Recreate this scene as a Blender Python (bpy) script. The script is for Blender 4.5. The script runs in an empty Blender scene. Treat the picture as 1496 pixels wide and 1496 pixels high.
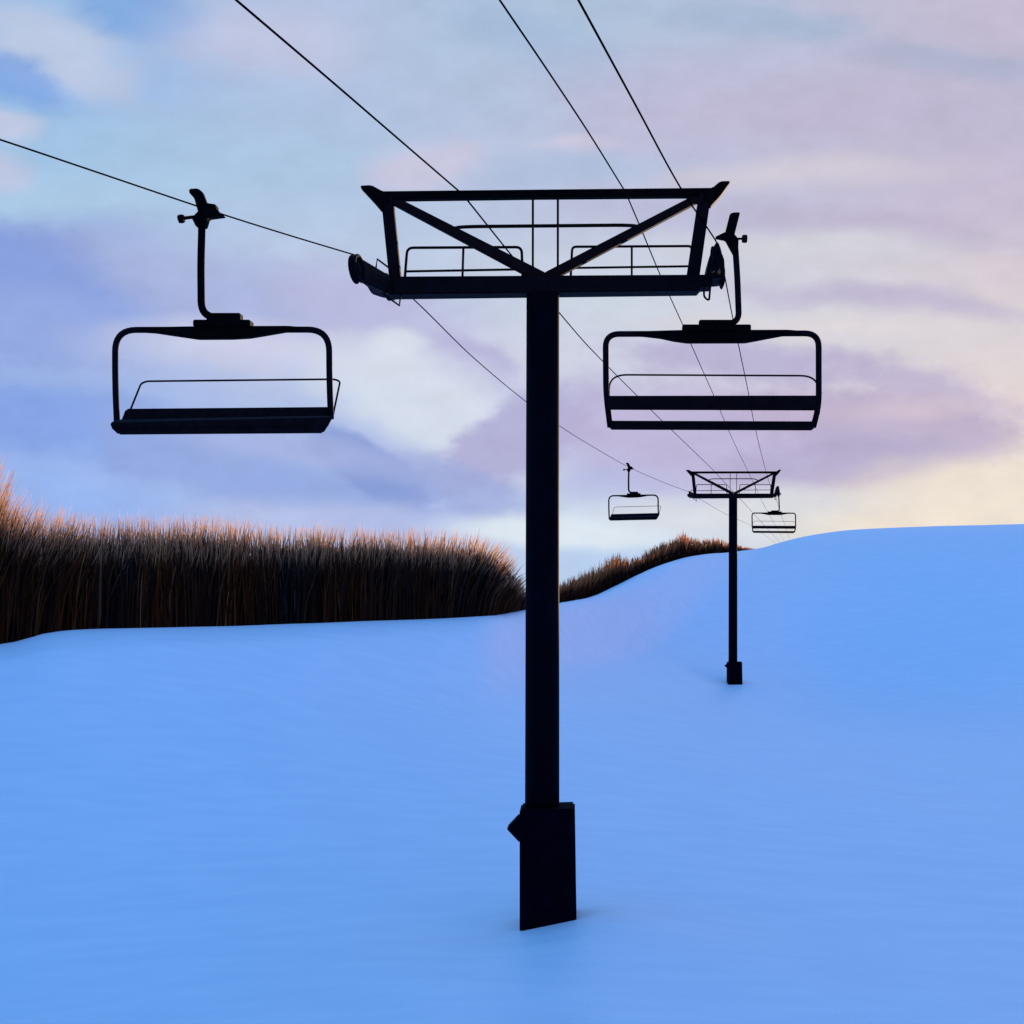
import bpy, bmesh, math, random
import numpy as np
from mathutils import Vector, Matrix, noise as mnoise

random.seed(7)
rng = np.random.default_rng(11)
C = bpy.context.scene.collection
sc = bpy.context.scene

# ------------------------------------------------------------------ measuring
F = 1945.0            # focal length in photo pixels
CX, HY = 748.0, 900.0 # principal column, horizon row
CAMZ = 4.96           # eye height above the snow at the first tower (m)
D = 21.9              # distance of the first tower (m)

def P(px, py, d):
    y = d * D
    return Vector(((px - CX) / F * y, y, CAMZ + (HY - py) / F * y))

class Local:
    """frame of a thing: origin o, yaw psi; turns a sight line and a local depth v into (u, v, z)"""
    def __init__(s, o, psi):
        s.o = Vector(o); s.psi = psi
        s.eu = (math.cos(psi), -math.sin(psi)); s.ev = (math.sin(psi), math.cos(psi))
        s.m = s.o.y / F                       # metres per photo pixel here
    def __call__(s, px, py, v=0.0):
        rx, rz = (px - CX) / F, (HY - py) / F
        t = (v + s.o.x * s.ev[0] + s.o.y * s.ev[1]) / (rx * s.ev[0] + s.ev[1])
        x, y = t * rx - s.o.x, t - s.o.y
        return Vector((x * s.eu[0] + y * s.eu[1], v, CAMZ + t * rz - s.o.z))

# ------------------------------------------------------------------ materials
def lin(c):
    return tuple(((x / 255) / 12.92 if x / 255 <= .04045 else ((x / 255 + .055) / 1.055) ** 2.4) for x in c)

def mat(name, col, rough=.6, spec=.3, var=.25, scale=6., bump=.0, metal=0.):
    m = bpy.data.materials.new(name); m.use_nodes = True
    nt = m.node_tree; b = nt.nodes['Principled BSDF']
    b.inputs['Roughness'].default_value = rough
    b.inputs['Specular IOR Level'].default_value = spec
    b.inputs['Metallic'].default_value = metal
    tc = nt.nodes.new('ShaderNodeTexCoord'); n = nt.nodes.new('ShaderNodeTexNoise')
    n.inputs['Scale'].default_value = scale; n.inputs['Detail'].default_value = 6
    nt.links.new(tc.outputs['Object'], n.inputs['Vector'])
    r = nt.nodes.new('ShaderNodeValToRGB')
    r.color_ramp.elements[0].position = .3; r.color_ramp.elements[1].position = .72
    r.color_ramp.elements[0].color = (*[c * (1 - var) for c in col], 1)
    r.color_ramp.elements[1].color = (*[c * (1 + var) for c in col], 1)
    nt.links.new(n.outputs['Fac'], r.inputs['Fac']); nt.links.new(r.outputs['Color'], b.inputs['Base Color'])
    if bump:
        bp = nt.nodes.new('ShaderNodeBump'); bp.inputs['Strength'].default_value = bump
        bp.inputs['Distance'].default_value = .02
        nt.links.new(n.outputs['Fac'], bp.inputs['Height']); nt.links.new(bp.outputs['Normal'], b.inputs['Normal'])
    return m

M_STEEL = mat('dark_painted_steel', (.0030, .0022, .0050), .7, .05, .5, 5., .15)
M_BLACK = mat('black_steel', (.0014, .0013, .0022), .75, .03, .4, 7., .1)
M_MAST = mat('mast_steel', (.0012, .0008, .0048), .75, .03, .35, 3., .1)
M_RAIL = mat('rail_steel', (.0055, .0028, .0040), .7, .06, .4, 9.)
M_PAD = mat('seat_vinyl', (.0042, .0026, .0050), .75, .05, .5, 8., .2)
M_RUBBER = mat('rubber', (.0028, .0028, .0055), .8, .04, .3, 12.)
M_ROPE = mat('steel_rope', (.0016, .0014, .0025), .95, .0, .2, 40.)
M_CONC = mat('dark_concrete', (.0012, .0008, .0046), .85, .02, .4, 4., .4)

# ------------------------------------------------------------------ mesh tools
def link(name, bm, m, parent=None, smooth=False):
    bmesh.ops.recalc_face_normals(bm, faces=bm.faces[:])
    me = bpy.data.meshes.new(name); bm.to_mesh(me); bm.free()
    me.materials.append(m)
    if smooth:
        me.polygons.foreach_set('use_smooth', [True] * len(me.polygons))
    o = bpy.data.objects.new(name, me); C.objects.link(o)
    if parent: o.parent = parent
    return o

def fillet(pts, rad, n=6):
    """round the inner corners of a polyline"""
    pts = [Vector(p) for p in pts]; out = [pts[0]]
    for i in range(1, len(pts) - 1):
        a, b, c = pts[i - 1], pts[i], pts[i + 1]
        r = min(rad, (a - b).length * (.95 if i == 1 else .48), (c - b).length * (.95 if i == len(pts) - 2 else .48))
        p, q = b + (a - b).normalized() * r, b + (c - b).normalized() * r
        for k in range(n + 1):
            t = k / n
            out.append((1 - t) ** 2 * p + 2 * t * (1 - t) * b + t * t * q)
    out.append(pts[-1]); return out

def tube(bm, pts, r, n=8, closed=False):
    pts = [Vector(p) for p in pts]; N = len(pts)
    rs = r if isinstance(r, (list, tuple)) else [r] * N
    rings = []; prev = None
    for i, p in enumerate(pts):
        if closed: t = pts[(i + 1) % N] - pts[i - 1]
        else: t = pts[min(i + 1, N - 1)] - pts[max(i - 1, 0)]
        t.normalize()
        if prev is None:
            a = Vector((0, 0, 1)) if abs(t.z) < .9 else Vector((0, 1, 0))
            nrm = (a - t * a.dot(t)).normalized()
        else:
            nrm = (prev - t * prev.dot(t)).normalized()
        prev = nrm; bn = t.cross(nrm)
        rings.append([bm.verts.new(p + (nrm * math.cos(2 * math.pi * k / n) + bn * math.sin(2 * math.pi * k / n)) * rs[i]) for k in range(n)])
    for i in range(N if closed else N - 1):
        A, B = rings[i], rings[(i + 1) % N]
        for k in range(n): bm.faces.new((A[k], A[(k + 1) % n], B[(k + 1) % n], B[k]))
    if not closed:
        bm.faces.new(rings[0][::-1]); bm.faces.new(rings[-1])
    return bm

def bevelled(bm, faces, w):
    if w > 0:
        es = list({e for f in faces for e in f.edges})
        bmesh.ops.bevel(bm, geom=es, offset=w, segments=2, affect='EDGES', clamp_overlap=True)

def loft(bm, A, B, bev=.012):
    """solid between two profiles with the same number of points"""
    a = [bm.verts.new(p) for p in A]; b = [bm.verts.new(p) for p in B]; n = len(a)
    fs = [bm.faces.new(a[::-1]), bm.faces.new(b)]
    for i in range(n): fs.append(bm.faces.new((a[i], a[(i + 1) % n], b[(i + 1) % n], b[i])))
    bmesh.ops.recalc_face_normals(bm, faces=fs)
    bevelled(bm, fs, bev); return bm

def prism(bm, L, outline, v0, v1, bev=.012):
    """outline measured in the plane half way between v0 and v1, given depth from v0 to v1"""
    q = [L(x, y, (v0 + v1) / 2) for x, y in outline]
    return loft(bm, [Vector((p.x, v0, p.z)) for p in q], [Vector((p.x, v1, p.z)) for p in q], bev)

def wheel(bm, c, r, w, axis=(1, 0, 0)):
    """grooved sheave turned about its axle"""
    prof = [(.10, -.75), (.30, -.75), (.34, -.45), (.78, -.45), (.82, -1), (.96, -1), (1, -.85), (1, -.6), (.9, -.2),
            (.9, .2), (1, .6), (1, .85), (.96, 1), (.82, 1), (.78, .45), (.34, .45), (.30, .75), (.10, .75)]
    n = 24; R = Vector((1, 0, 0)).rotation_difference(Vector(axis)).to_matrix(); rings = []
    for rr, h in prof:
        rings.append([bm.verts.new(Vector(c) + R @ Vector((h * w / 2, rr * r * math.cos(2 * math.pi * k / n), rr * r * math.sin(2 * math.pi * k / n)))) for k in range(n)])
    for A, B in zip(rings, rings[1:]):
        for k in range(n): bm.faces.new((A[k], A[(k + 1) % n], B[(k + 1) % n], B[k]))
    bm.faces.new(rings[0]); bm.faces.new(rings[-1]); return bm

def thing(name, label, cat, loc, rz=0, group=None):
    o = bpy.data.objects.new(name, None); C.objects.link(o)
    o.location = loc; o.rotation_euler = (0, 0, rz); o.empty_display_size = .3
    return tag(o, label, cat, group)

def tag(o, label=None, cat=None, group=None, kind=None):
    if label: o['label'] = label
    if cat: o['category'] = cat
    if group: o['group'] = group
    if kind: o['kind'] = kind
    return o

# ------------------------------------------------------------------ terrain
def pchip(xs, ys):
    xs = np.array(xs, float); ys = np.array(ys, float)
    h = np.diff(xs); dl = np.diff(ys) / h; m = np.zeros_like(xs)
    m[1:-1] = np.where(dl[:-1] * dl[1:] > 0, 2 * dl[:-1] * dl[1:] / np.where(dl[:-1] + dl[1:] == 0, 1, dl[:-1] + dl[1:]), 0)
    m[0], m[-1] = dl[0], dl[-1]
    def f(x):
        x = np.clip(np.asarray(x, float), xs[0], xs[-1]); i = np.clip(np.searchsorted(xs, x) - 1, 0, len(h) - 1)
        t = (x - xs[i]) / h[i]
        return ((1 + 2 * t) * (1 - t) ** 2 * ys[i] + t * (1 - t) ** 2 * h[i] * m[i] + t * t * (3 - 2 * t) * ys[i + 1] + t * t * (t - 1) * h[i] * m[i + 1])
    return f

crest_row = pchip([-900, -300, 0, 30, 60, 100, 200, 350, 500, 620, 700, 768, 818, 860, 900, 950, 990, 1030, 1065, 1110, 1140, 1170, 1210, 1260, 1330, 1400, 1496, 1750, 2200, 2900],
                  [965, 955, 941, 936, 927, 922, 919, 915, 909, 905, 900, 890, 882, 872, 855, 833, 818, 811, 808, 802, 794, 786.5, 780, 775.5, 772, 770, 768, 752, 715, 690])  # past the right edge, unseen crest raised to block the low sun
crest_dist = pchip([-900, 0, 700, 768, 818, 900, 1000, 1072, 1110, 1250, 1500, 2600], [45, 48, 60, 69, 78, 98, 118, 134, 142, 152, 150, 140])
rise_start = pchip([-900, 0, 700, 800, 900, 1072, 1250, 1500, 2600], [17, 17, 26, 36, 52, 76, 74, 64, 55])

BASE1 = P(797, 900, 1.0)
def raw_ground(x, y):
    x = np.asarray(x, float); y = np.asarray(y, float)
    yy = np.maximum(y, 3.0)
    px = CX + F * x / yy
    dc = crest_dist(px); r0 = rise_start(px)
    zc = CAMZ + (HY - crest_row(px)) / F * dc
    t = np.clip((yy - r0) / (dc - r0), 0, 1)
    z = (t * t * (3 - 2 * t)) * zc
    s = np.maximum(yy - dc, 0)
    k = np.clip((s - 9) / 45, 0, 1); z = z - (k * k * (3 - 2 * k)) * (zc * .5 + 4) - np.maximum(s - 30, 0) * .012
    return z, t


def axis(lo, a, b, hi, step, grow=1.18):
    v = list(np.arange(a, b + step / 2, step)); s = step
    while v[-1] < hi: s *= grow; v.append(v[-1] + s)
    s = step
    while v[0] > lo: s *= grow; v.insert(0, v[0] - s)
    return np.array(v)

gx = axis(-1500, -45, 62, 1500, .5); gy = axis(-200, 8, 160, 2500, .5)
X, Y = np.meshgrid(gx, gy)
Z, Tt = raw_ground(X, Y)
ker = np.exp(-.5 * (np.arange(-30, 31) / 10.) ** 2); ker /= ker.sum()
def blur(a):                               # wind-smoothed hollows; the crest keeps its line
    for ax in (0, 1):
        p = np.pad(a, [(30, 30) if k == ax else (0, 0) for k in (0, 1)], mode='edge')
        a = np.apply_along_axis(lambda q: np.convolve(q, ker, 'valid'), ax, p)
    return a
keep = np.clip((Tt - .55) / .35, 0, 1); keep = keep * keep * (3 - 2 * keep)
keep = np.where((Y < 3) , 1, keep)
Z = keep * Z + (1 - keep) * blur(Z)
# a low rounded spine under the lift line: the snow falls away to both sides of it, added to turn each flank to its own sky tint
xs = X - .205 * (Y - 21.9) - BASE1.x
Z = Z + np.where(Y > 3, 1 - np.clip(Tt / .8, 0, 1) ** 2, 1) * np.where(xs < 0, -.8 * (np.sqrt(1 + (xs / 4.) ** 2) - 1) / (1 + np.abs(xs) / 26.), -.5 * (np.sqrt(1 + (xs / 5.) ** 2) - 1) / (1 + np.abs(xs) / 22.))

def sit(x, y, want, sig):
    global Z
    Z = Z - (1 - keep) * (g1(x, y) - want) * np.exp(-((X - x) ** 2 + (Y - y) ** 2) / (2 * sig ** 2))
def ground(x, y):
    x = np.asarray(x, float); y = np.asarray(y, float)
    i = np.clip(np.searchsorted(gx, x) - 1, 0, len(gx) - 2); j = np.clip(np.searchsorted(gy, y) - 1, 0, len(gy) - 2)
    a = (x - gx[i]) / (gx[i + 1] - gx[i]); b = (y - gy[j]) / (gy[j + 1] - gy[j])
    return (Z[j, i] * (1 - a) + Z[j, i + 1] * a) * (1 - b) + (Z[j + 1, i] * (1 - a) + Z[j + 1, i + 1] * a) * b
def g1(x, y): return float(ground(np.array([x]), np.array([y]))[0])
BASE2 = P(1072, 1000, 3.9)
sit(BASE1.x, BASE1.y - .42, -.10, 7.0); sit(BASE2.x, BASE2.y - .42, .58, 12.0); sit(BASE1.x, BASE1.y - .42, -.10, 7.0)
# snow drifted against the towers
Z = Z + .25 * (X - BASE1.x) * np.exp(-((X - BASE1.x) ** 2 + (Y - BASE1.y + .45) ** 2) / 1.7 ** 2)
Z = Z + .30 * (X - BASE2.x) * np.exp(-((X - BASE2.x) ** 2 + (Y - BASE2.y + .45) ** 2) / 2.2 ** 2)
und = np.zeros_like(Z)
for j in range(Z.shape[0]):
    for i in range(Z.shape[1]):
        x, y = X[j, i], Y[j, i]
        if -80 < x < 110 and -30 < y < 200:
            und[j, i] = mnoise.noise((x * .11, y * .07, 0)) * .10 + mnoise.noise((x * .35, y * .22, 3)) * .03
Z = Z + und
verts = np.stack([X, Y, Z], -1).reshape(-1, 3)
nx, ny = len(gx), len(gy)
idx = np.arange(nx * ny).reshape(ny, nx)
quads = np.stack([idx[:-1, :-1], idx[:-1, 1:], idx[1:, 1:], idx[1:, :-1]], -1).reshape(-1, 4)
me = bpy.data.meshes.new('snow_ground'); me.from_pydata(verts.tolist(), [], quads.tolist())
me.polygons.foreach_set('use_smooth', [True] * len(me.polygons))
m = bpy.data.materials.new('snow'); m.use_nodes = True
nt = m.node_tree; b = nt.nodes['Principled BSDF']
b.inputs['Roughness'].default_value = .5; b.inputs['Specular IOR Level'].default_value = .5
tc = nt.nodes.new('ShaderNodeTexCoord')
n1 = nt.nodes.new('ShaderNodeTexNoise'); n1.inputs['Scale'].default_value = 1.6; n1.inputs['Detail'].default_value = 5
mp = nt.nodes.new('ShaderNodeMapping'); mp.inputs['Scale'].default_value = (.35, 1.2, 1)
nt.links.new(tc.outputs['Object'], mp.inputs['Vector']); nt.links.new(mp.outputs['Vector'], n1.inputs['Vector'])
n2 = nt.nodes.new('ShaderNodeTexNoise'); n2.inputs['Scale'].default_value = 28; n2.inputs['Detail'].default_value = 4
nt.links.new(tc.outputs['Object'], n2.inputs['Vector'])
ad = nt.nodes.new('ShaderNodeMath'); ad.operation = 'MULTIPLY_ADD'; ad.inputs[1].default_value = .18
nt.links.new(n2.outputs['Fac'], ad.inputs[0]); nt.links.new(n1.outputs['Fac'], ad.inputs[2])
bp = nt.nodes.new('ShaderNodeBump'); bp.inputs['Strength'].default_value = .24; bp.inputs['Distance'].default_value = .10
nt.links.new(ad.outputs[0], bp.inputs['Height']); nt.links.new(bp.outputs['Normal'], b.inputs['Normal'])
rp = nt.nodes.new('ShaderNodeValToRGB')
rp.color_ramp.elements[0].position = .35; rp.color_ramp.elements[0].color = (.72, .80, .90, 1)
rp.color_ramp.elements[1].position = .68; rp.color_ramp.elements[1].color = (.78, .85, .93, 1)
nt.links.new(n1.outputs['Fac'], rp.inputs['Fac']); nt.links.new(rp.outputs['Color'], b.inputs['Base Color'])
me.materials.append(m)
snow = bpy.data.objects.new('snow_ground', me); C.objects.link(snow)
tag(snow, 'smooth blue shaded snow slope rising to a rounded crest', 'snow', kind='structure')

# ------------------------------------------------------------------ dry grass
def grass_material():
    m = bpy.data.materials.new('dry_stalks'); m.use_nodes = True
    nt = m.node_tree; nt.nodes.clear()
    out = nt.nodes.new('ShaderNodeOutputMaterial'); at = nt.nodes.new('ShaderNodeAttribute'); at.attribute_name = 'stalk'
    d = nt.nodes.new('ShaderNodeBsdfDiffuse'); t = nt.nodes.new('ShaderNodeBsdfTranslucent'); mx = nt.nodes.new('ShaderNodeMixShader')
    mx.inputs[0].default_value = .62
    nt.links.new(at.outputs['Color'], d.inputs['Color']); nt.links.new(at.outputs['Color'], t.inputs['Color'])
    nt.links.new(d.outputs[0], mx.inputs[1]); nt.links.new(t.outputs[0], mx.inputs[2]); nt.links.new(mx.outputs[0], out.inputs['Surface'])
    return m
M_GRASS = grass_material()

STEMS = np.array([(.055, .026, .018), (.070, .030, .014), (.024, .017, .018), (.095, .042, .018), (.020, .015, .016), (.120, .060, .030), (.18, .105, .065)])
def grass(name, px0, px1, depth, count, tip_row, width, lean, label, tipcol, seed, tipfrac, tallfrac, dense, tone=1.):
    r = np.random.default_rng(seed)
    px = r.uniform(px0, px1, count)
    s = depth(px) * r.uniform(0, 1, count) ** .8 + .05
    y = crest_dist(px) + s; x = (px - CX) / F * y
    z = ground(x, y) - .05
    ztip = CAMZ + (HY - tip_row(px)) / F * y
    full = np.maximum(ztip - z, .12)
    u = r.uniform(0, 1, count)
    clump = np.array([mnoise.noise((p * .045, q * .5, 1.3)) * .55 + mnoise.noise((p * .22, q * 1.2, 7.1)) * .75 for p, q in zip(px, s)])
    tall = r.uniform(0, 1, count) < tallfrac
    h = full * np.where(tall, .76 + .32 * u ** 2 + .13 * clump, dense * (1.02 - .62 * u ** 1.5 + .14 * clump))
    w = width * y / 50 * r.uniform(.6, 1.35, count)
    ln = lean(px) + r.normal(0, .10, count)
    lf = r.normal(0, .07, count)
    yawr = r.uniform(-.7, .7, count)
    hfs = np.array([0, .45, .75, 1.0]); ws = np.array([1, .9, .72, .10])
    V = np.zeros((count, 8, 3)); Cc = np.ones((count, 8, 4))
    hue = np.array([mnoise.noise((p * .013, q * .2, 4.4)) for p, q in zip(px, s)])[:, None]
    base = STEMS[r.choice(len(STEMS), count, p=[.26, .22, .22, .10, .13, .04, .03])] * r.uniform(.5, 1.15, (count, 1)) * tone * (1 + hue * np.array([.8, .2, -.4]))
    tip = np.array(tipcol) * r.uniform(.65, 1.25, (count, 1)) * np.array([1, 1, 1])  # pale seed heads, colour brightened further to carry the backlit sunset glow
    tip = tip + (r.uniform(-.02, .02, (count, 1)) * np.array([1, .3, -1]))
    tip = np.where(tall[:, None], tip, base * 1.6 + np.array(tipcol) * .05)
    for k in range(4):
        off = ln * h * hfs[k] ** 1.8
        cx = x + off; cz = z + h * hfs[k] * (1 - .25 * np.abs(ln) * hfs[k]); cy = y + lf * h * hfs[k] ** 1.6
        hw = w * ws[k] / 2
        V[:, 2 * k] = np.stack([cx - hw * np.cos(yawr), cy - hw * np.sin(yawr), cz], -1)
        V[:, 2 * k + 1] = np.stack([cx + hw * np.cos(yawr), cy + hw * np.sin(yawr), cz], -1)
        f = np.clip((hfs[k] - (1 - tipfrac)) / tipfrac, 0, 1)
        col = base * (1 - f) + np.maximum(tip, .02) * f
        Cc[:, 2 * k, :3] = col; Cc[:, 2 * k + 1, :3] = col
    fc = np.array([[0, 1, 3, 2], [2, 3, 5, 4], [4, 5, 7, 6]])
    faces = (np.arange(count)[:, None, None] * 8 + fc[None]).reshape(-1, 4)
    me = bpy.data.meshes.new(name)
    me.vertices.add(count * 8); me.vertices.foreach_set('co', V.reshape(-1))
    me.loops.add(len(faces) * 4); me.loops.foreach_set('vertex_index', faces.reshape(-1))
    me.polygons.add(len(faces)); me.polygons.foreach_set('loop_start', np.arange(len(faces)) * 4)
    me.update()
    ca = me.color_attributes.new('stalk', 'FLOAT_COLOR', 'POINT'); ca.data.foreach_set('color', Cc.reshape(-1))
    me.materials.append(M_GRASS)
    o = bpy.data.objects.new(name, me); C.objects.link(o)
    return tag(o, label, 'grass', kind='stuff')

tips_left = pchip([-900, -300, -110, -45, -22, 2, 30, 75, 125, 250, 330, 430, 560, 640, 670, 695, 715, 735, 755, 778],
                  [640, 650, 665, 676, 694, 726, 742, 750, 762, 759, 766, 774, 776, 780, 781, 790, 808, 832, 858, 884])
def lean_left(px):
    a = np.interp(px, [-900, -100, 0, 60, 130, 230, 600, 660, 720, 780], [.02, .05, .18, .18, .10, .02, .02, .14, .34, .40]); return a
grass('dry_grass', -900, 774, lambda p: np.interp(p, [-900, 650, 774], [6, 6, 2.5]), 46000, tips_left, .050, lean_left,
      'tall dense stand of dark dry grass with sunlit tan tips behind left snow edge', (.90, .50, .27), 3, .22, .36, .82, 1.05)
tips_right = pchip([764, 800, 818, 840, 862, 880, 893, 903, 912, 920, 932, 950, 968, 985, 998, 1010, 1030, 1045, 1062, 1085, 1112],
                   [880, 866, 850, 840, 831, 822, 813, 810, 814, 817, 812, 802, 793, 787, 778, 783, 788, 786, 792, 798, 803])
grass('dry_grass', 764, 1112, lambda p: np.interp(p, [764, 900, 1112], [2.5, 6, 9]), 15000, tips_right, .042,
      lambda p: np.interp(p, [764, 850, 950, 1060, 1112], [.10, .05, .0, .05, .3]),
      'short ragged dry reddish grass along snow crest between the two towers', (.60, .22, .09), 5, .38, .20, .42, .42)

# ------------------------------------------------------------------ lift towers
PSI_T = math.radians(2.5)
o1 = Vector((BASE1.x, D, 0.0)); o1.z = g1(o1.x, o1.y) - .02
T = Local(o1, PSI_T); S = T.m
TG = 'steel lift towers standing on the snow slope'

def upper_parts(root):
    """everything above the mast, in the first tower's local frame"""
    made = []
    def part(name, bm, m, parent=None, smooth=False):
        o = link(name, bm, m, parent or root, smooth)
        if parent is None: made.append(o)
        return o
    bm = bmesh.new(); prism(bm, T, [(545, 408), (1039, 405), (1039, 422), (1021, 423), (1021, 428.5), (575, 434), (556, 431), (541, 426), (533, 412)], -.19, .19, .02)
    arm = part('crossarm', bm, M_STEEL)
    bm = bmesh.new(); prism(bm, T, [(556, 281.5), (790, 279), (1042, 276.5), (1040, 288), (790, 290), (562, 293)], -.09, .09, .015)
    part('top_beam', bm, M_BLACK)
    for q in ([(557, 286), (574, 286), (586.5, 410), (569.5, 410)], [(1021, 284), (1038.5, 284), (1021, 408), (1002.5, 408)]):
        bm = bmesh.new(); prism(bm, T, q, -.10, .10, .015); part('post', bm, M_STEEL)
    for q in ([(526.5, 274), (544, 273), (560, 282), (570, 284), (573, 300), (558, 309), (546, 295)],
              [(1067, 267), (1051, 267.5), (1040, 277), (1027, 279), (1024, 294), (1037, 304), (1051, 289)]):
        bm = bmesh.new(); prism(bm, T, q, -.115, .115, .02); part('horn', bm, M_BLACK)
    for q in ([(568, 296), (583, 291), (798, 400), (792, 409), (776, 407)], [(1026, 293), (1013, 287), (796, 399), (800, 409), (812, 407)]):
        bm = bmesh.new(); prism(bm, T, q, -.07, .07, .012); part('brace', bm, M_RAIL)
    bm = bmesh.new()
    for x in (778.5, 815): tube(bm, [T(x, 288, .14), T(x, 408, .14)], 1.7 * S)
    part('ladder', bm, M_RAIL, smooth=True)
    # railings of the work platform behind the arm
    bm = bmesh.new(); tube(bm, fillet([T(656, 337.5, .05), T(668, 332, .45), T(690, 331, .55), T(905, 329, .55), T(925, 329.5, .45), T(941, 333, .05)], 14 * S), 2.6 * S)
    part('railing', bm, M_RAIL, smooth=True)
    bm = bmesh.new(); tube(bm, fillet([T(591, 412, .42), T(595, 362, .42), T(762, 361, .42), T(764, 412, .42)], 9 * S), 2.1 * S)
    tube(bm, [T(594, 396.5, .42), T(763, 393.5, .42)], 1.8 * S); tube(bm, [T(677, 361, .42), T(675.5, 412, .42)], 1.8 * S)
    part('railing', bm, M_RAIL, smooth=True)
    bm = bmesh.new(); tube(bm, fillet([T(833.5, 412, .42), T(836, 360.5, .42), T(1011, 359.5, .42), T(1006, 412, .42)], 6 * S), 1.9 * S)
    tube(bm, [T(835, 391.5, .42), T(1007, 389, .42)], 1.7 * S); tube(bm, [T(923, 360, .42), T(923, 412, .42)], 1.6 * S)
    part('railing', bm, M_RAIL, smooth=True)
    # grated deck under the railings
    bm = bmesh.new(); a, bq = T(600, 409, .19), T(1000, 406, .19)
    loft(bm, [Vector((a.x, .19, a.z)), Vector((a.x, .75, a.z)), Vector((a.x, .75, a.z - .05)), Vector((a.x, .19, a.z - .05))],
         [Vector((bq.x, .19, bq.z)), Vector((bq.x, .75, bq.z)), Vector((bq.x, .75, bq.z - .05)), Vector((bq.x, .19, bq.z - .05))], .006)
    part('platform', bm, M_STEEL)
    # wheel train on the left end, running towards the viewer
    bm = bmesh.new()
    loft(bm, [T(520, 375, -1.2), T(528, 377, -1.2), T(532, 394, -1.2), T(530, 411, -1.2), T(523, 411, -1.2), T(518, 394, -1.2)],
         [T(560, 401, -.05), T(576, 406, -.05), T(582, 418, -.05), T(578, 433, -.05), T(548, 428, -.05), T(540, 416, -.05)], .03)
    loft(bm, [T(548, 404, .2), T(560, 405, .2), T(560, 418, .2), T(548, 417, .2)], [T(566, 418, 1.2), T(574, 419, 1.2), T(574, 428, 1.2), T(566, 427, 1.2)], .015)
    sh = part('sheave_assembly', bm, M_STEEL)
    for px, py, v, r in ((521.5, 393, -1.32, .225), (563, 417, .45, .20), (570, 422, .85, .20)):
        bm = bmesh.new(); wheel(bm, T(px, py, v), r, .125, Vector((1, -.22, .10)).normalized()); part('sheave', bm, M_RUBBER, sh, True)
    # wheel train on the right end
    bm = bmesh.new()
    prism(bm, T, [(1030, 404), (1033, 388), (1038.5, 369), (1045, 359), (1049, 366), (1054, 385), (1057, 404), (1056, 411), (1047, 413), (1030, 412)], -.30, .30, .02)
    prism(bm, T, [(1050, 408), (1057, 404), (1058.3, 414), (1056, 421), (1053, 420)], -.12, .12, .01)
    loft(bm, [T(1040, 372, -1.0), T(1045, 372, -1.0), T(1046, 392, -1.0), T(1040, 392, -1.0)], [T(1044, 378, .9), T(1050, 378, .9), T(1051, 402, .9), T(1044, 402, .9)], .015)
    sh = part('sheave_assembly', bm, M_STEEL)
    for px, py, v, r in ((1044.5, 379, -1.05, .20), (1046, 382, -.65, .20), (1050, 390, .5, .20), (1051.5, 394, .9, .20)):
        bm = bmesh.new(); wheel(bm, T(px, py, v), r, .12); part('sheave', bm, M_RUBBER, sh, True)
    # thin catcher frames at both ends
    bm = bmesh.new(); tube(bm, [T(549, 394, -.35), T(551, 378.5, -.35), T(572, 394, -.2), T(586, 425, -.1), T(583.5, 446.5, -.25), T(562, 431, -.3)], 1.5 * S, closed=True)
    part('catcher_frame', bm, M_RAIL)
    bm = bmesh.new(); tube(bm, fillet([T(1028.5, 416, -.1), T(1028.5, 434, -.1), T(1036, 439.5, -.1), T(1037.8, 416, -.1)], 4 * S), 1.5 * S)
    part('catcher_frame', bm, M_RAIL)
    return made

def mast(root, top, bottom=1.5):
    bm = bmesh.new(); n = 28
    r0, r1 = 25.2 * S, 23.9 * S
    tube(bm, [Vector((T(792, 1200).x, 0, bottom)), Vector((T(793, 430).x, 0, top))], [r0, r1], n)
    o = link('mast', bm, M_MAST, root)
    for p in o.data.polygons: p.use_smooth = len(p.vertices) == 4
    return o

def pedestal(root):
    bm = bmesh.new()
    zt, zb = T(800, 1181, -.4).z, -.7
    xl, xr = T(759, 1260, -.42).x, T(843.5, 1260, -.42).x
    xt = T(840, 1260, -.42).x
    loft(bm, [Vector((xl, -.42, zb)), Vector((xr, -.42, zb)), Vector((xr, .42, zb)), Vector((xl, .42, zb))],
         [Vector((xl, -.42, zt - .03)), Vector((xt, -.42, zt)), Vector((xt, .42, zt)), Vector((xl, .42, zt - .03))], .03)
    p = link('pedestal', bm, M_CONC, root)
    bm = bmesh.new()
    prism(bm, T, [(768, 1187.5), (756, 1193), (741.5, 1208.5), (758.5, 1226.5), (768, 1226.5)], -.44, .0, .004)
    link('bracket', bm, M_CONC, p)
    return p

root1 = thing('lift_tower', 'nearer and larger black steel lift tower with a block at its foot', 'lift tower', o1, -PSI_T, TG)
mast(root1, T(793, 430).z); pedestal(root1); ups = upper_parts(root1)

def copy_tree(o, parent):
    c = o.copy(); C.objects.link(c); c.parent = parent
    for ch in list(o.children): copy_tree(ch, c)
    return c

o2 = BASE2.copy(); o2.z = g1(o2.x, o2.y) - .05
lift2 = P(1072, 690, 3.9).z - o2.z - T(795, 284).z       # how much taller the far tower is
root2 = thing('lift_tower', 'small distant lift tower standing higher up the snow slope near the grassy crest', 'lift tower', o2, -PSI_T, TG)
for o in ups:
    c = copy_tree(o, root2); c.location.z = lift2
mast(root2, T(793, 430).z + lift2, 1.0)
ped = [c for c in root1.children if c.name.startswith('pedestal')][0]
c = copy_tree(ped, root2); c.scale.z = .80; c.location.z = -.1

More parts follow.
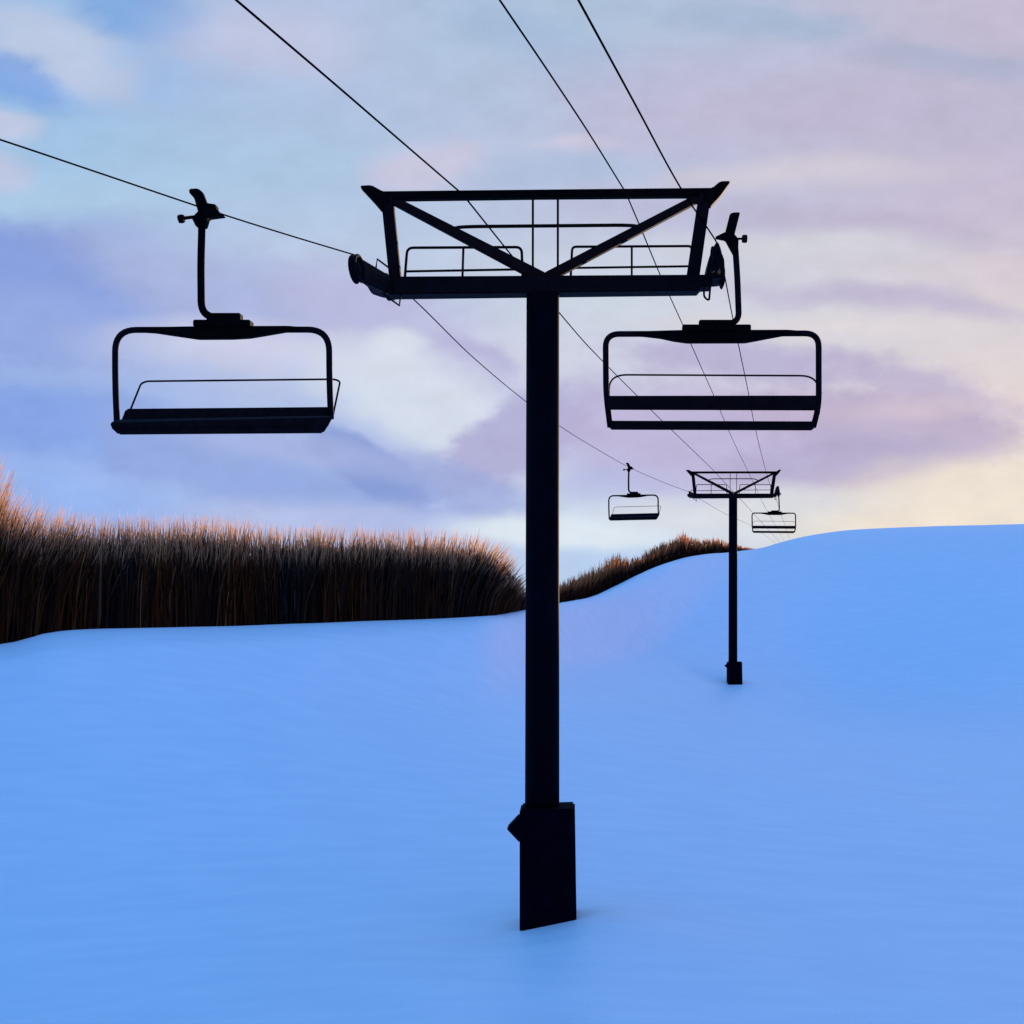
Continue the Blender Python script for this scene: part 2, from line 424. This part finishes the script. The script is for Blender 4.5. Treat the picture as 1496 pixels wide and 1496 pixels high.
# ------------------------------------------------------------------ ropes
def catmull(pts, n=6):
    out = []
    for i in range(len(pts) - 1):
        p0, p1, p2, p3 = pts[max(i - 1, 0)], pts[i], pts[i + 1], pts[min(i + 2, len(pts) - 1)]
        d1 = max((p2 - p1).length, 1e-6)
        m1 = (p2 - p0) / max((p2 - p1).length + (p1 - p0).length, 1e-6) * d1
        m2 = (p3 - p1) / max((p3 - p2).length + (p2 - p1).length, 1e-6) * d1
        for k in range(n):
            t = k / n
            out.append((2 * t ** 3 - 3 * t * t + 1) * p1 + (t ** 3 - 2 * t * t + t) * m1 + (-2 * t ** 3 + 3 * t * t) * p2 + (t ** 3 - t * t) * m2)
    out.append(pts[-1]); return out

def rope(name, spans, r, label, cat):
    pts = []
    for sp in spans:                      # each span hangs freely between two supports
        q = catmull([P(*p) for p in sp])
        pts += q if not pts else q[1:]
    a = (pts[0] - pts[3]).normalized(); pts.insert(0, pts[0] + a * 45)   # on towards the station behind the viewer
    bm = bmesh.new(); tube(bm, pts, r, 6)
    return tag(link(name, bm, M_ROPE, None, True), label, cat)

rope('haul_rope', [[(-150, 156, .655), (0, 204, .71), (140, 251, .77), (300, 305, .83), (420, 343, .91), (520, 373, .965)],
                   [(520, 373, .965), (545, 392, .99), (568, 409, 1.02)],
                   [(568, 409, 1.02), (603, 436, 1.13), (690, 521, 1.44), (770, 588, 1.84), (820, 624, 2.17), (870, 655, 2.54), (920, 683, 3.03), (975, 707, 3.6), (1008, 719, 3.84)],
                   [(1008, 719, 3.84), (1021, 728, 4.0), (1062, 752, 5.4), (1097, 768, 6.8), (1150, 806, 14)]], .0120,
     'black haul rope that carries the two left chairs over the left wheels of the towers', 'rope')
rope('haul_rope', [[(845, 0, .54), (925, 147, .66), (994, 274, .81), (1044, 349, .93), (1050, 362, .965)],
                   [(1050, 362, .965), (1055, 380, 1.0), (1058.5, 402, 1.04)],
                   [(1058.5, 402, 1.04), (1070, 462, 1.22), (1078.5, 502, 1.37), (1094.6, 580, 1.8), (1101, 615, 2.1), (1109, 650, 2.5), (1118.8, 688, 3.17), (1126, 712, 3.85)],
                   [(1126, 712, 3.85), (1131.5, 722, 4.1), (1139, 746, 5), (1150, 776, 7.5), (1158, 806, 14)]], .0112,
     'black haul rope that carries the two right chairs over the right wheels of the towers', 'rope')
rope('cable', [[(345, 0, .658), (480, 115, .764), (560, 184, .85), (676, 284, 1.004)],
               [(676, 284, 1.004), (757, 385, 1.23), (818, 458, 1.47), (860, 506.5, 1.69), (930, 577.5, 2.16), (966, 613.6, 2.52), (1004, 650, 3.05), (1042, 687, 3.85)],
               [(1042, 687, 3.85), (1075, 722, 4.6), (1106, 756, 6.2), (1152, 806, 14)]], .0145,
     'overhead cable crossing left part of top beam on near tower and hanging behind the mast', 'cable')
rope('cable', [[(730, 0, .663), (800, 103, .76), (860, 194, .87), (914, 281, 1.004)],
               [(914, 281, 1.004), (934.6, 329.7, 1.1), (964.7, 402, 1.285), (997.6, 475, 1.55), (1009, 501.7, 1.68), (1042.8, 578, 2.18), (1058.5, 615, 2.56), (1074, 650, 3.05), (1093, 689, 3.87)],
               [(1093, 689, 3.87), (1118.8, 743, 5.5), (1155, 806, 14)]], .0115,
     'overhead cable crossing right part of near tower top beam and behind the right chair', 'cable')

# ------------------------------------------------------------------ chairs
CG = 'open chairs hanging from the lift ropes'
def frame_part(name, L, parts, m, root, smooth=False):
    bm = bmesh.new()
    for f in parts: f(bm)
    return link(name, bm, m, root, smooth)

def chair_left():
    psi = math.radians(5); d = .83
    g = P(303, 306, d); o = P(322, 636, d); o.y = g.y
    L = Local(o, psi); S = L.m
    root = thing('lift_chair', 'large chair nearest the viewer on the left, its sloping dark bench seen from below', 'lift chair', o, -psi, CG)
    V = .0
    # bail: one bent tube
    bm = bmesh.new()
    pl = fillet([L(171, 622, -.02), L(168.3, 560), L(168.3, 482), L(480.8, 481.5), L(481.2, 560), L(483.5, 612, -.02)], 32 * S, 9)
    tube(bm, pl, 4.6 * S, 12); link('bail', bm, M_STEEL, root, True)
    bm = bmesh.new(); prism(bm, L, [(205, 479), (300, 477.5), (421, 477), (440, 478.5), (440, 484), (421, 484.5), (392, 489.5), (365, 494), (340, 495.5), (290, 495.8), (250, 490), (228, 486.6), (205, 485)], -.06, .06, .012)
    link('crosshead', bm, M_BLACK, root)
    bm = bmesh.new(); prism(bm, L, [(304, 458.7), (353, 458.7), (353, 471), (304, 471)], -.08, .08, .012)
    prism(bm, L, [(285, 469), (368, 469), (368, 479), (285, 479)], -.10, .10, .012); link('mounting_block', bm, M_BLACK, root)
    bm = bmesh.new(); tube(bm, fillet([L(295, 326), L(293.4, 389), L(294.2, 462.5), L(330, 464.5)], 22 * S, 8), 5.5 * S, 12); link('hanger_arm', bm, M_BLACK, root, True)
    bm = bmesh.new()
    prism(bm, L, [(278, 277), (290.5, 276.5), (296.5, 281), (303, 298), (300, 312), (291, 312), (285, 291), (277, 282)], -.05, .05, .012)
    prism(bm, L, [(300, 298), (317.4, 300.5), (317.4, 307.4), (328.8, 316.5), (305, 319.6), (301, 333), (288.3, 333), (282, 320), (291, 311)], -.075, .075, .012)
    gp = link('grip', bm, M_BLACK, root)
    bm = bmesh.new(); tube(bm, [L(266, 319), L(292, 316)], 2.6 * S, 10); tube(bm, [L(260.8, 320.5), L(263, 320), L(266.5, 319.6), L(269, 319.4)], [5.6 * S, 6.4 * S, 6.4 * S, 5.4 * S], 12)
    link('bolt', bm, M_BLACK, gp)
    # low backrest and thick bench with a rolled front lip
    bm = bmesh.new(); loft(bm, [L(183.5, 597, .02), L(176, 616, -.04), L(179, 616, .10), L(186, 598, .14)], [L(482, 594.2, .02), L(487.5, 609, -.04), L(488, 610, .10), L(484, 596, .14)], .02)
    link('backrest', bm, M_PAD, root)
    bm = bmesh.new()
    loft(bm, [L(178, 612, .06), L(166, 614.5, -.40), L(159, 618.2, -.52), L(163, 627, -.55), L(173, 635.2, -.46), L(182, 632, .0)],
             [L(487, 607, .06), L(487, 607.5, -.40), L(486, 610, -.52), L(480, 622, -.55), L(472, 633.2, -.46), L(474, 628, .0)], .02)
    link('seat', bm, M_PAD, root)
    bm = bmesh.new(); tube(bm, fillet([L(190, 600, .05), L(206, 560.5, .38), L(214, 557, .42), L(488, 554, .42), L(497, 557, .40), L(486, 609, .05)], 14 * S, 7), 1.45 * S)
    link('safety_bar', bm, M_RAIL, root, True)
    return root, g

def chair_right():
    psi = math.radians(5); d = .93
    g = P(1046, 348.5, d); o = P(1040, 628, d); o.y = g.y
    L = Local(o, psi); S = L.m
    root = thing('lift_chair', 'large chair hanging just right of the near mast, sky showing between backrest and seat', 'lift chair', o, -psi, CG)
    bm = bmesh.new()
    tube(bm, fillet([L(891.5, 624), L(885.5, 576), L(884.7, 488), L(1196, 487), L(1196.3, 596), L(1188, 624)], 20 * S, 9), 4.4 * S, 12); link('bail', bm, M_STEEL, root, True)
    bm = bmesh.new(); prism(bm, L, [(925, 485), (996, 483), (1150, 482.6), (1168, 484), (1168, 490), (1144, 490.6), (1118, 495.5), (1089, 501), (1004, 501.3), (985, 498.8), (966, 494.6), (940, 491.5), (925, 491)], -.06, .06, .012)
    link('crosshead', bm, M_BLACK, root)
    bm = bmesh.new(); prism(bm, L, [(1021, 468.5), (1068, 468.5), (1075, 476.5), (1021, 476.5)], -.08, .08, .012)
    prism(bm, L, [(996.6, 475.7), (1096.5, 475.7), (1096.5, 485), (996.6, 485)], -.10, .10, .012); link('mounting_block', bm, M_BLACK, root)
    bm = bmesh.new(); tube(bm, fillet([L(1074.5, 364), L(1077.5, 410), L(1079.6, 472), L(1040, 472.5)], 16 * S, 8), 4.5 * S, 12); link('hanger_arm', bm, M_STEEL, root, True)
    bm = bmesh.new()
    prism(bm, L, [(1066, 313.5), (1070, 311.5), (1081, 311), (1079.6, 317), (1071.8, 348), (1058.5, 343)], -.05, .05, .012)
    prism(bm, L, [(1044.5, 347.6), (1059, 340.5), (1072, 343), (1078.6, 351), (1078, 372), (1071.2, 372), (1059.5, 350.6)], -.075, .075, .01)
    gp = link('grip', bm, M_BLACK, root)
    bm = bmesh.new(); tube(bm, [L(1070, 348.8), L(1086, 348.8)], 1.7 * S, 10); tube(bm, [L(1084, 348.8), L(1086, 348.8), L(1090, 349), L(1091.6, 349)], [5 * S, 6 * S, 6 * S, 5 * S], 12)
    link('bolt', bm, M_RAIL, gp)
    bm = bmesh.new(); loft(bm, [L(886, 578, -.04), L(888, 599, -.07), L(889, 598, .02), L(887, 579, .05)], [L(1196, 577.5, -.04), L(1195.5, 600, -.07), L(1195, 599, .02), L(1195, 579, .05)], .018)
    link('backrest', bm, M_PAD, root)
    bm = bmesh.new(); loft(bm, [L(888, 614.5, -.42), L(891, 628, -.40), L(897, 626, .06), L(893, 616, .08)], [L(1192.5, 615.5, -.42), L(1188, 629, -.40), L(1184, 627, .06), L(1188, 616.5, .08)], .018)
    link('seat', bm, M_PAD, root)
    bm = bmesh.new(); tube(bm, fillet([L(889.5, 582, .0), L(890.5, 547.5, .22), L(1195, 549, .22), L(1195, 582, .0)], 26 * S, 10), 1.35 * S)
    link('safety_bar', bm, M_RAIL, root, True)
    return root, g

def far_chair(src, grip, at, s, turn, label):
    r = copy_tree(src, None); r.scale = (s, s, s)
    r.rotation_euler.z += turn
    r.location = at + Matrix.Rotation(turn, 3, 'Z') @ (src.location - grip) * s
    r['label'] = label
    return r

cl, gl = chair_left(); cr, gr = chair_right()
far_chair(cl, gl, P(920.5, 683, 3.03), .85, math.radians(-16), 'small distant chair on the left rope between the near mast and the far tower')
far_chair(cr, gr, P(1131.8, 721.5, 4.1), .893, math.radians(-3), 'tiny distant chair hanging right beside the far tower above the snow crest')

# ------------------------------------------------------------------ sky
SUN_AZ, SUN_EL = math.radians(24), math.radians(4.5)
sc.world = bpy.data.worlds.new('World'); w = sc.world; w.use_nodes = True
nt = w.node_tree; nt.nodes.clear(); N = nt.nodes.new; K = nt.links.new

def sock(v, node, i):
    if isinstance(v, (int, float)): node.inputs[i].default_value = v
    else: K(v, node.inputs[i])
def math_(op, a, b=0., c=0., clamp=False):
    n = N('ShaderNodeMath'); n.operation = op; n.use_clamp = clamp
    sock(a, n, 0); sock(b, n, 1); sock(c, n, 2); return n.outputs[0]
def ramp01(v, a, b):                      # smoothstep a..b -> 0..1
    n = N('ShaderNodeMapRange'); n.interpolation_type = 'SMOOTHSTEP'
    sock(v, n, 0); n.inputs[1].default_value = a; n.inputs[2].default_value = b
    n.inputs[3].default_value = 0; n.inputs[4].default_value = 1; return n.outputs[0]
def mixc(f, a, b):
    n = N('ShaderNodeMix'); n.data_type = 'RGBA'; n.clamp_factor = True
    sock(f, n, 0)
    for v, i in ((a, 6), (b, 7)):
        if isinstance(v, tuple): n.inputs[i].default_value = (*v[:3], 1)
        else: K(v, n.inputs[i])
    return n.outputs[2]

tc = N('ShaderNodeTexCoord'); sx = N('ShaderNodeSeparateXYZ'); K(tc.outputs['Generated'], sx.inputs[0])
dx, dy, dz = sx.outputs
yy = math_('MAXIMUM', dy, .25)
U = math_('DIVIDE', dx, yy); W = math_('DIVIDE', dz, yy)          # tangents of bearing and height
# drift of the clouds: a slow turbulent warp, stretched along the horizon
cv = N('ShaderNodeCombineXYZ'); K(U, cv.inputs[0]); K(math_('MULTIPLY', W, 1.7), cv.inputs[1])
nz = N('ShaderNodeTexNoise'); nz.inputs['Scale'].default_value = 9; nz.inputs['Detail'].default_value = 5; nz.inputs['Roughness'].default_value = .52
K(cv.outputs[0], nz.inputs['Vector'])
sn = N('ShaderNodeSeparateColor'); K(nz.outputs['Color'], sn.inputs[0])
wx = math_('SUBTRACT', sn.outputs[0], .5); wy = math_('SUBTRACT', sn.outputs[1], .5); wt = math_('SUBTRACT', sn.outputs[2], .5)
nf = N('ShaderNodeTexNoise'); nf.inputs['Scale'].default_value = 26; nf.inputs['Detail'].default_value = 6; nf.inputs['Roughness'].default_value = .6
K(cv.outputs[0], nf.inputs['Vector']); fine = math_('SUBTRACT', nf.outputs['Fac'], .5)
# in units of the photo's pixels: bearing -> A, height -> B (downwards)
A0 = math_('MULTIPLY_ADD', U, F, CX); B0 = math_('MULTIPLY_ADD', W, -F, HY)
A = math_('MULTIPLY_ADD', wx, 90., A0); B = math_('MULTIPLY_ADD', wy, 60., B0)

def column(stops, sig=None):
    r = N('ShaderNodeValToRGB'); cr = r.color_ramp; cr.interpolation = 'EASE'
    while len(cr.elements) > 1: cr.elements.remove(cr.elements[-1])
    for i, (y, c) in enumerate(stops):
        e = cr.elements[0] if i == 0 else cr.elements.new(min(max(y / 900, 0), 1))
        e.position = min(max(y / 900, 0), 1); e.color = (*lin(c), 1)
    K(math_('DIVIDE', B, 900.), r.inputs[0]); return r.outputs[0]

c0 = column([(0, (140, 182, 228)), (110, (122, 170, 228)), (200, (150, 190, 228)), (290, (162, 198, 230)), (350, (138, 164, 221)), (430, (134, 161, 221)), (520, (142, 171, 229)), (600, (126, 161, 228)), (700, (138, 173, 238)), (780, (130, 165, 236)), (900, (160, 185, 235))])
c1 = column([(0, (172, 190, 224)), (100, (168, 190, 225)), (250, (164, 194, 226)), (370, (178, 198, 228)), (440, (168, 180, 224)), (520, (190, 197, 229)), (600, (170, 190, 232)), (680, (156, 180, 230)), (760, (168, 186, 232)), (900, (190, 195, 232))])
c2 = column([(0, (168, 190, 218)), (150, (184, 190, 220)), (300, (184, 192, 221)), (420, (202, 212, 227)), (520, (205, 210, 228)), (600, (192, 192, 223)), (700, (176, 182, 226)), (760, (204, 219, 238)), (830, (180, 205, 238)), (900, (180, 200, 236))])
c3 = column([(0, (194, 185, 210)), (150, (188, 183, 210)), (300, (198, 187, 212)), (400, (214, 203, 213)), (500, (220, 211, 215)), (600, (230, 214, 212)), (700, (238, 225, 208)), (780, (240, 228, 207)), (900, (240, 228, 207))])
col = mixc(ramp01(A, 0, 450), c0, c1); col = mixc(ramp01(A, 420, 900), col, c2); col = mixc(ramp01(A, 850, 1496), col, c3)

# (bearing, height, half width, half height, tilt, colour, softness, cover)
CL = [
 (85, 72, 125, 55, 22, (184, 199, 228), .55, .95), (215, 18, 95, 36, 8, (112, 162, 224), .5, .9), (25, 112, 75, 32, 24, (112, 160, 228), .5, .85),
 (5, 182, 50, 22, 10, (192, 200, 228), .5, .9), (5, 245, 42, 24, 10, (190, 196, 226), .7, .8),
 (400, 55, 140, 48, 5, (190, 195, 226), .7, .8), (620, 243, 85, 34, -8, (202, 198, 224), .55, .85), (700, 100, 160, 60, 15, (168, 192, 222), .8, .6),
 (800, 60, 150, 42, 22, (156, 186, 219), .6, .75), (845, 205, 60, 12, -5, (206, 200, 223), .7, .8), (830, 248, 130, 28, -3, (165, 188, 222), .7, .7),
 (960, 130, 160, 50, 8, (186, 184, 214), .8, .6), (1110, 32, 130, 24, 6, (160, 182, 213), .7, .85), (1385, 92, 150, 22, 4, (166, 176, 206), .7, .8), (1260, 165, 300, 55, 0, (190, 180, 210), .8, .7),
 (1180, 255, 190, 22, -3, (212, 203, 215), .8, .75), (1060, 318, 190, 30, 3, (184, 182, 212), .8, .7), (1300, 332, 200, 22, 6, (190, 179, 207), .7, .7), (1190, 362, 190, 22, 0, (210, 210, 218), .8, .8),
 (-20, 415, 225, 92, 16, (122, 151, 222), .28, .95), (70, 470, 160, 45, 8, (140, 166, 228), .6, .7),
 (350, 425, 220, 50, 14, (164, 175, 222), .55, .6), (560, 470, 150, 62, 24, (184, 184, 222), .45, .7), (660, 530, 80, 28, 12, (176, 172, 219), .5, .75),
 (572, 515, 36, 28, 0, (214, 223, 236), .6, .95), (330, 508, 170, 30, 4, (206, 208, 232), .8, .7),
 (640, 600, 190, 66, 24, (212, 221, 236), .45, .92), (80, 620, 210, 44, 6, (116, 154, 230), .5, .9),
 (400, 690, 280, 58, 14, (136, 163, 226), .26, .9), (545, 690, 110, 34, 32, (122, 149, 214), .24, .9), (420, 655, 190, 22, 10, (168, 180, 228), .7, .6),
 (60, 725, 190, 34, 3, (136, 175, 241), .7, .7), (500, 755, 180, 26, 3, (176, 188, 231), .7, .8),
 (745, 645, 115, 62, -28, (170, 168, 213), .28, .9), (690, 722, 130, 30, 22, (150, 166, 221), .6, .75),
 (1060, 640, 240, 70, 4, (188, 177, 216), .5, .85), (1080, 528, 190, 32, 4, (182, 175, 212), .5, .9), (1340, 560, 160, 24, 14, (186, 174, 209), .6, .8), (1310, 625, 200, 50, 6, (187, 173, 205), .3, .9), (1230, 680, 170, 42, -4, (178, 168, 206), .5, .8), (1350, 590, 110, 14, -6, (216, 196, 208), .8, .6),
 (1270, 440, 210, 17, 4, (188, 178, 211), .8, .8), (1200, 480, 200, 14, 2, (222, 214, 219), .8, .8),
 (1430, 730, 240, 66, -8, (239, 225, 209), .55, .95), (1080, 742, 170, 22, -4, (218, 220, 228), .8, .85),
 (820, 776, 165, 25, 4, (218, 230, 242), .5, 1.0), (840, 825, 170, 22, 0, (176, 205, 239), .7, .8),
]
for i, (cx, cy, rx, ry, rot, c, soft, cover) in enumerate(CL):
    a = math.radians(rot); ca, sa = math.cos(a), math.sin(a)
    px = math_('SUBTRACT', A, cx); py = math_('SUBTRACT', B, cy)
    e = math_('ADD', math_('MULTIPLY', px, ca / rx), math_('MULTIPLY', py, sa / rx))
    f = math_('ADD', math_('MULTIPLY', px, -sa / ry), math_('MULTIPLY', py, ca / ry))
    d2 = math_('ADD', math_('MULTIPLY', e, e), math_('MULTIPLY', f, f)); dist = math_('SQRT', d2)
    dist = math_('ADD', dist, math_('MULTIPLY', fine, .9)); dist = math_('ADD', dist, math_('MULTIPLY', wt, .5 if i % 2 else -.5))
    msk = ramp01(dist, 1 + soft, max(1 - soft, .05))
    col = mixc(math_('MULTIPLY', msk, cover), col, lin(c))
g = math_('MULTIPLY_ADD', fine, .22, 1.0)
vm = N('ShaderNodeVectorMath'); vm.operation = 'SCALE'; K(col, vm.inputs[0]); K(g, vm.inputs['Scale']); hs = N('ShaderNodeHueSaturation'); hs.inputs['Saturation'].default_value = .90; K(vm.outputs[0], hs.inputs['Color']); front = hs.outputs[0]

# the clear blue vault overhead and behind the viewer lights the shaded snow
side = ramp01(dx, -.5, .6)
zen = (.100, .410, 1.02)
low = mixc(side, (.02, .46, 1.03), (.86, .57, .88))
low = mixc(math_('MULTIPLY', ramp01(dy, .1, -.7), .8), low, (.74, .61, .97))
low = mixc(ramp01(dz, .12, .62), low, zen)
msk = math_('MULTIPLY', ramp01(dz, .62, .46), ramp01(dy, .45, .78))
full = mixc(msk, low, front)
bg = N('ShaderNodeBackground'); bg.inputs['Strength'].default_value = 1.0; K(full, bg.inputs['Color'])
ow = N('ShaderNodeOutputWorld'); K(bg.outputs[0], ow.inputs['Surface'])
w.cycles.sampling_method = 'MANUAL'; w.cycles.sample_map_resolution = 512

sd = bpy.data.lights.new('sun', 'SUN'); sd.energy = 5.0; sd.angle = math.radians(.6); sd.color = (1, .70, .48)
so = bpy.data.objects.new('sun', sd); C.objects.link(so)
so.rotation_euler = Vector((-math.sin(SUN_AZ) * math.cos(SUN_EL), -math.cos(SUN_AZ) * math.cos(SUN_EL), -math.sin(SUN_EL))).to_track_quat('-Z', 'Y').to_euler()
so.location = (40, 90, 40)

# ------------------------------------------------------------------ camera
cd = bpy.data.cameras.new('camera'); cam = bpy.data.objects.new('camera', cd); C.objects.link(cam)
cam.location = (0, 0, CAMZ); cam.rotation_euler = (math.radians(90), 0, 0)
cd.sensor_width = 36; cd.lens = 36 * F / 1496; cd.shift_y = (HY - 748) / 1496
cd.clip_start = .1; cd.clip_end = 6000
sc.camera = cam
vs = sc.view_settings; vs.view_transform = 'Standard'; vs.look = 'None'; vs.exposure = 0; vs.gamma = 1; vs.use_curve_mapping = False
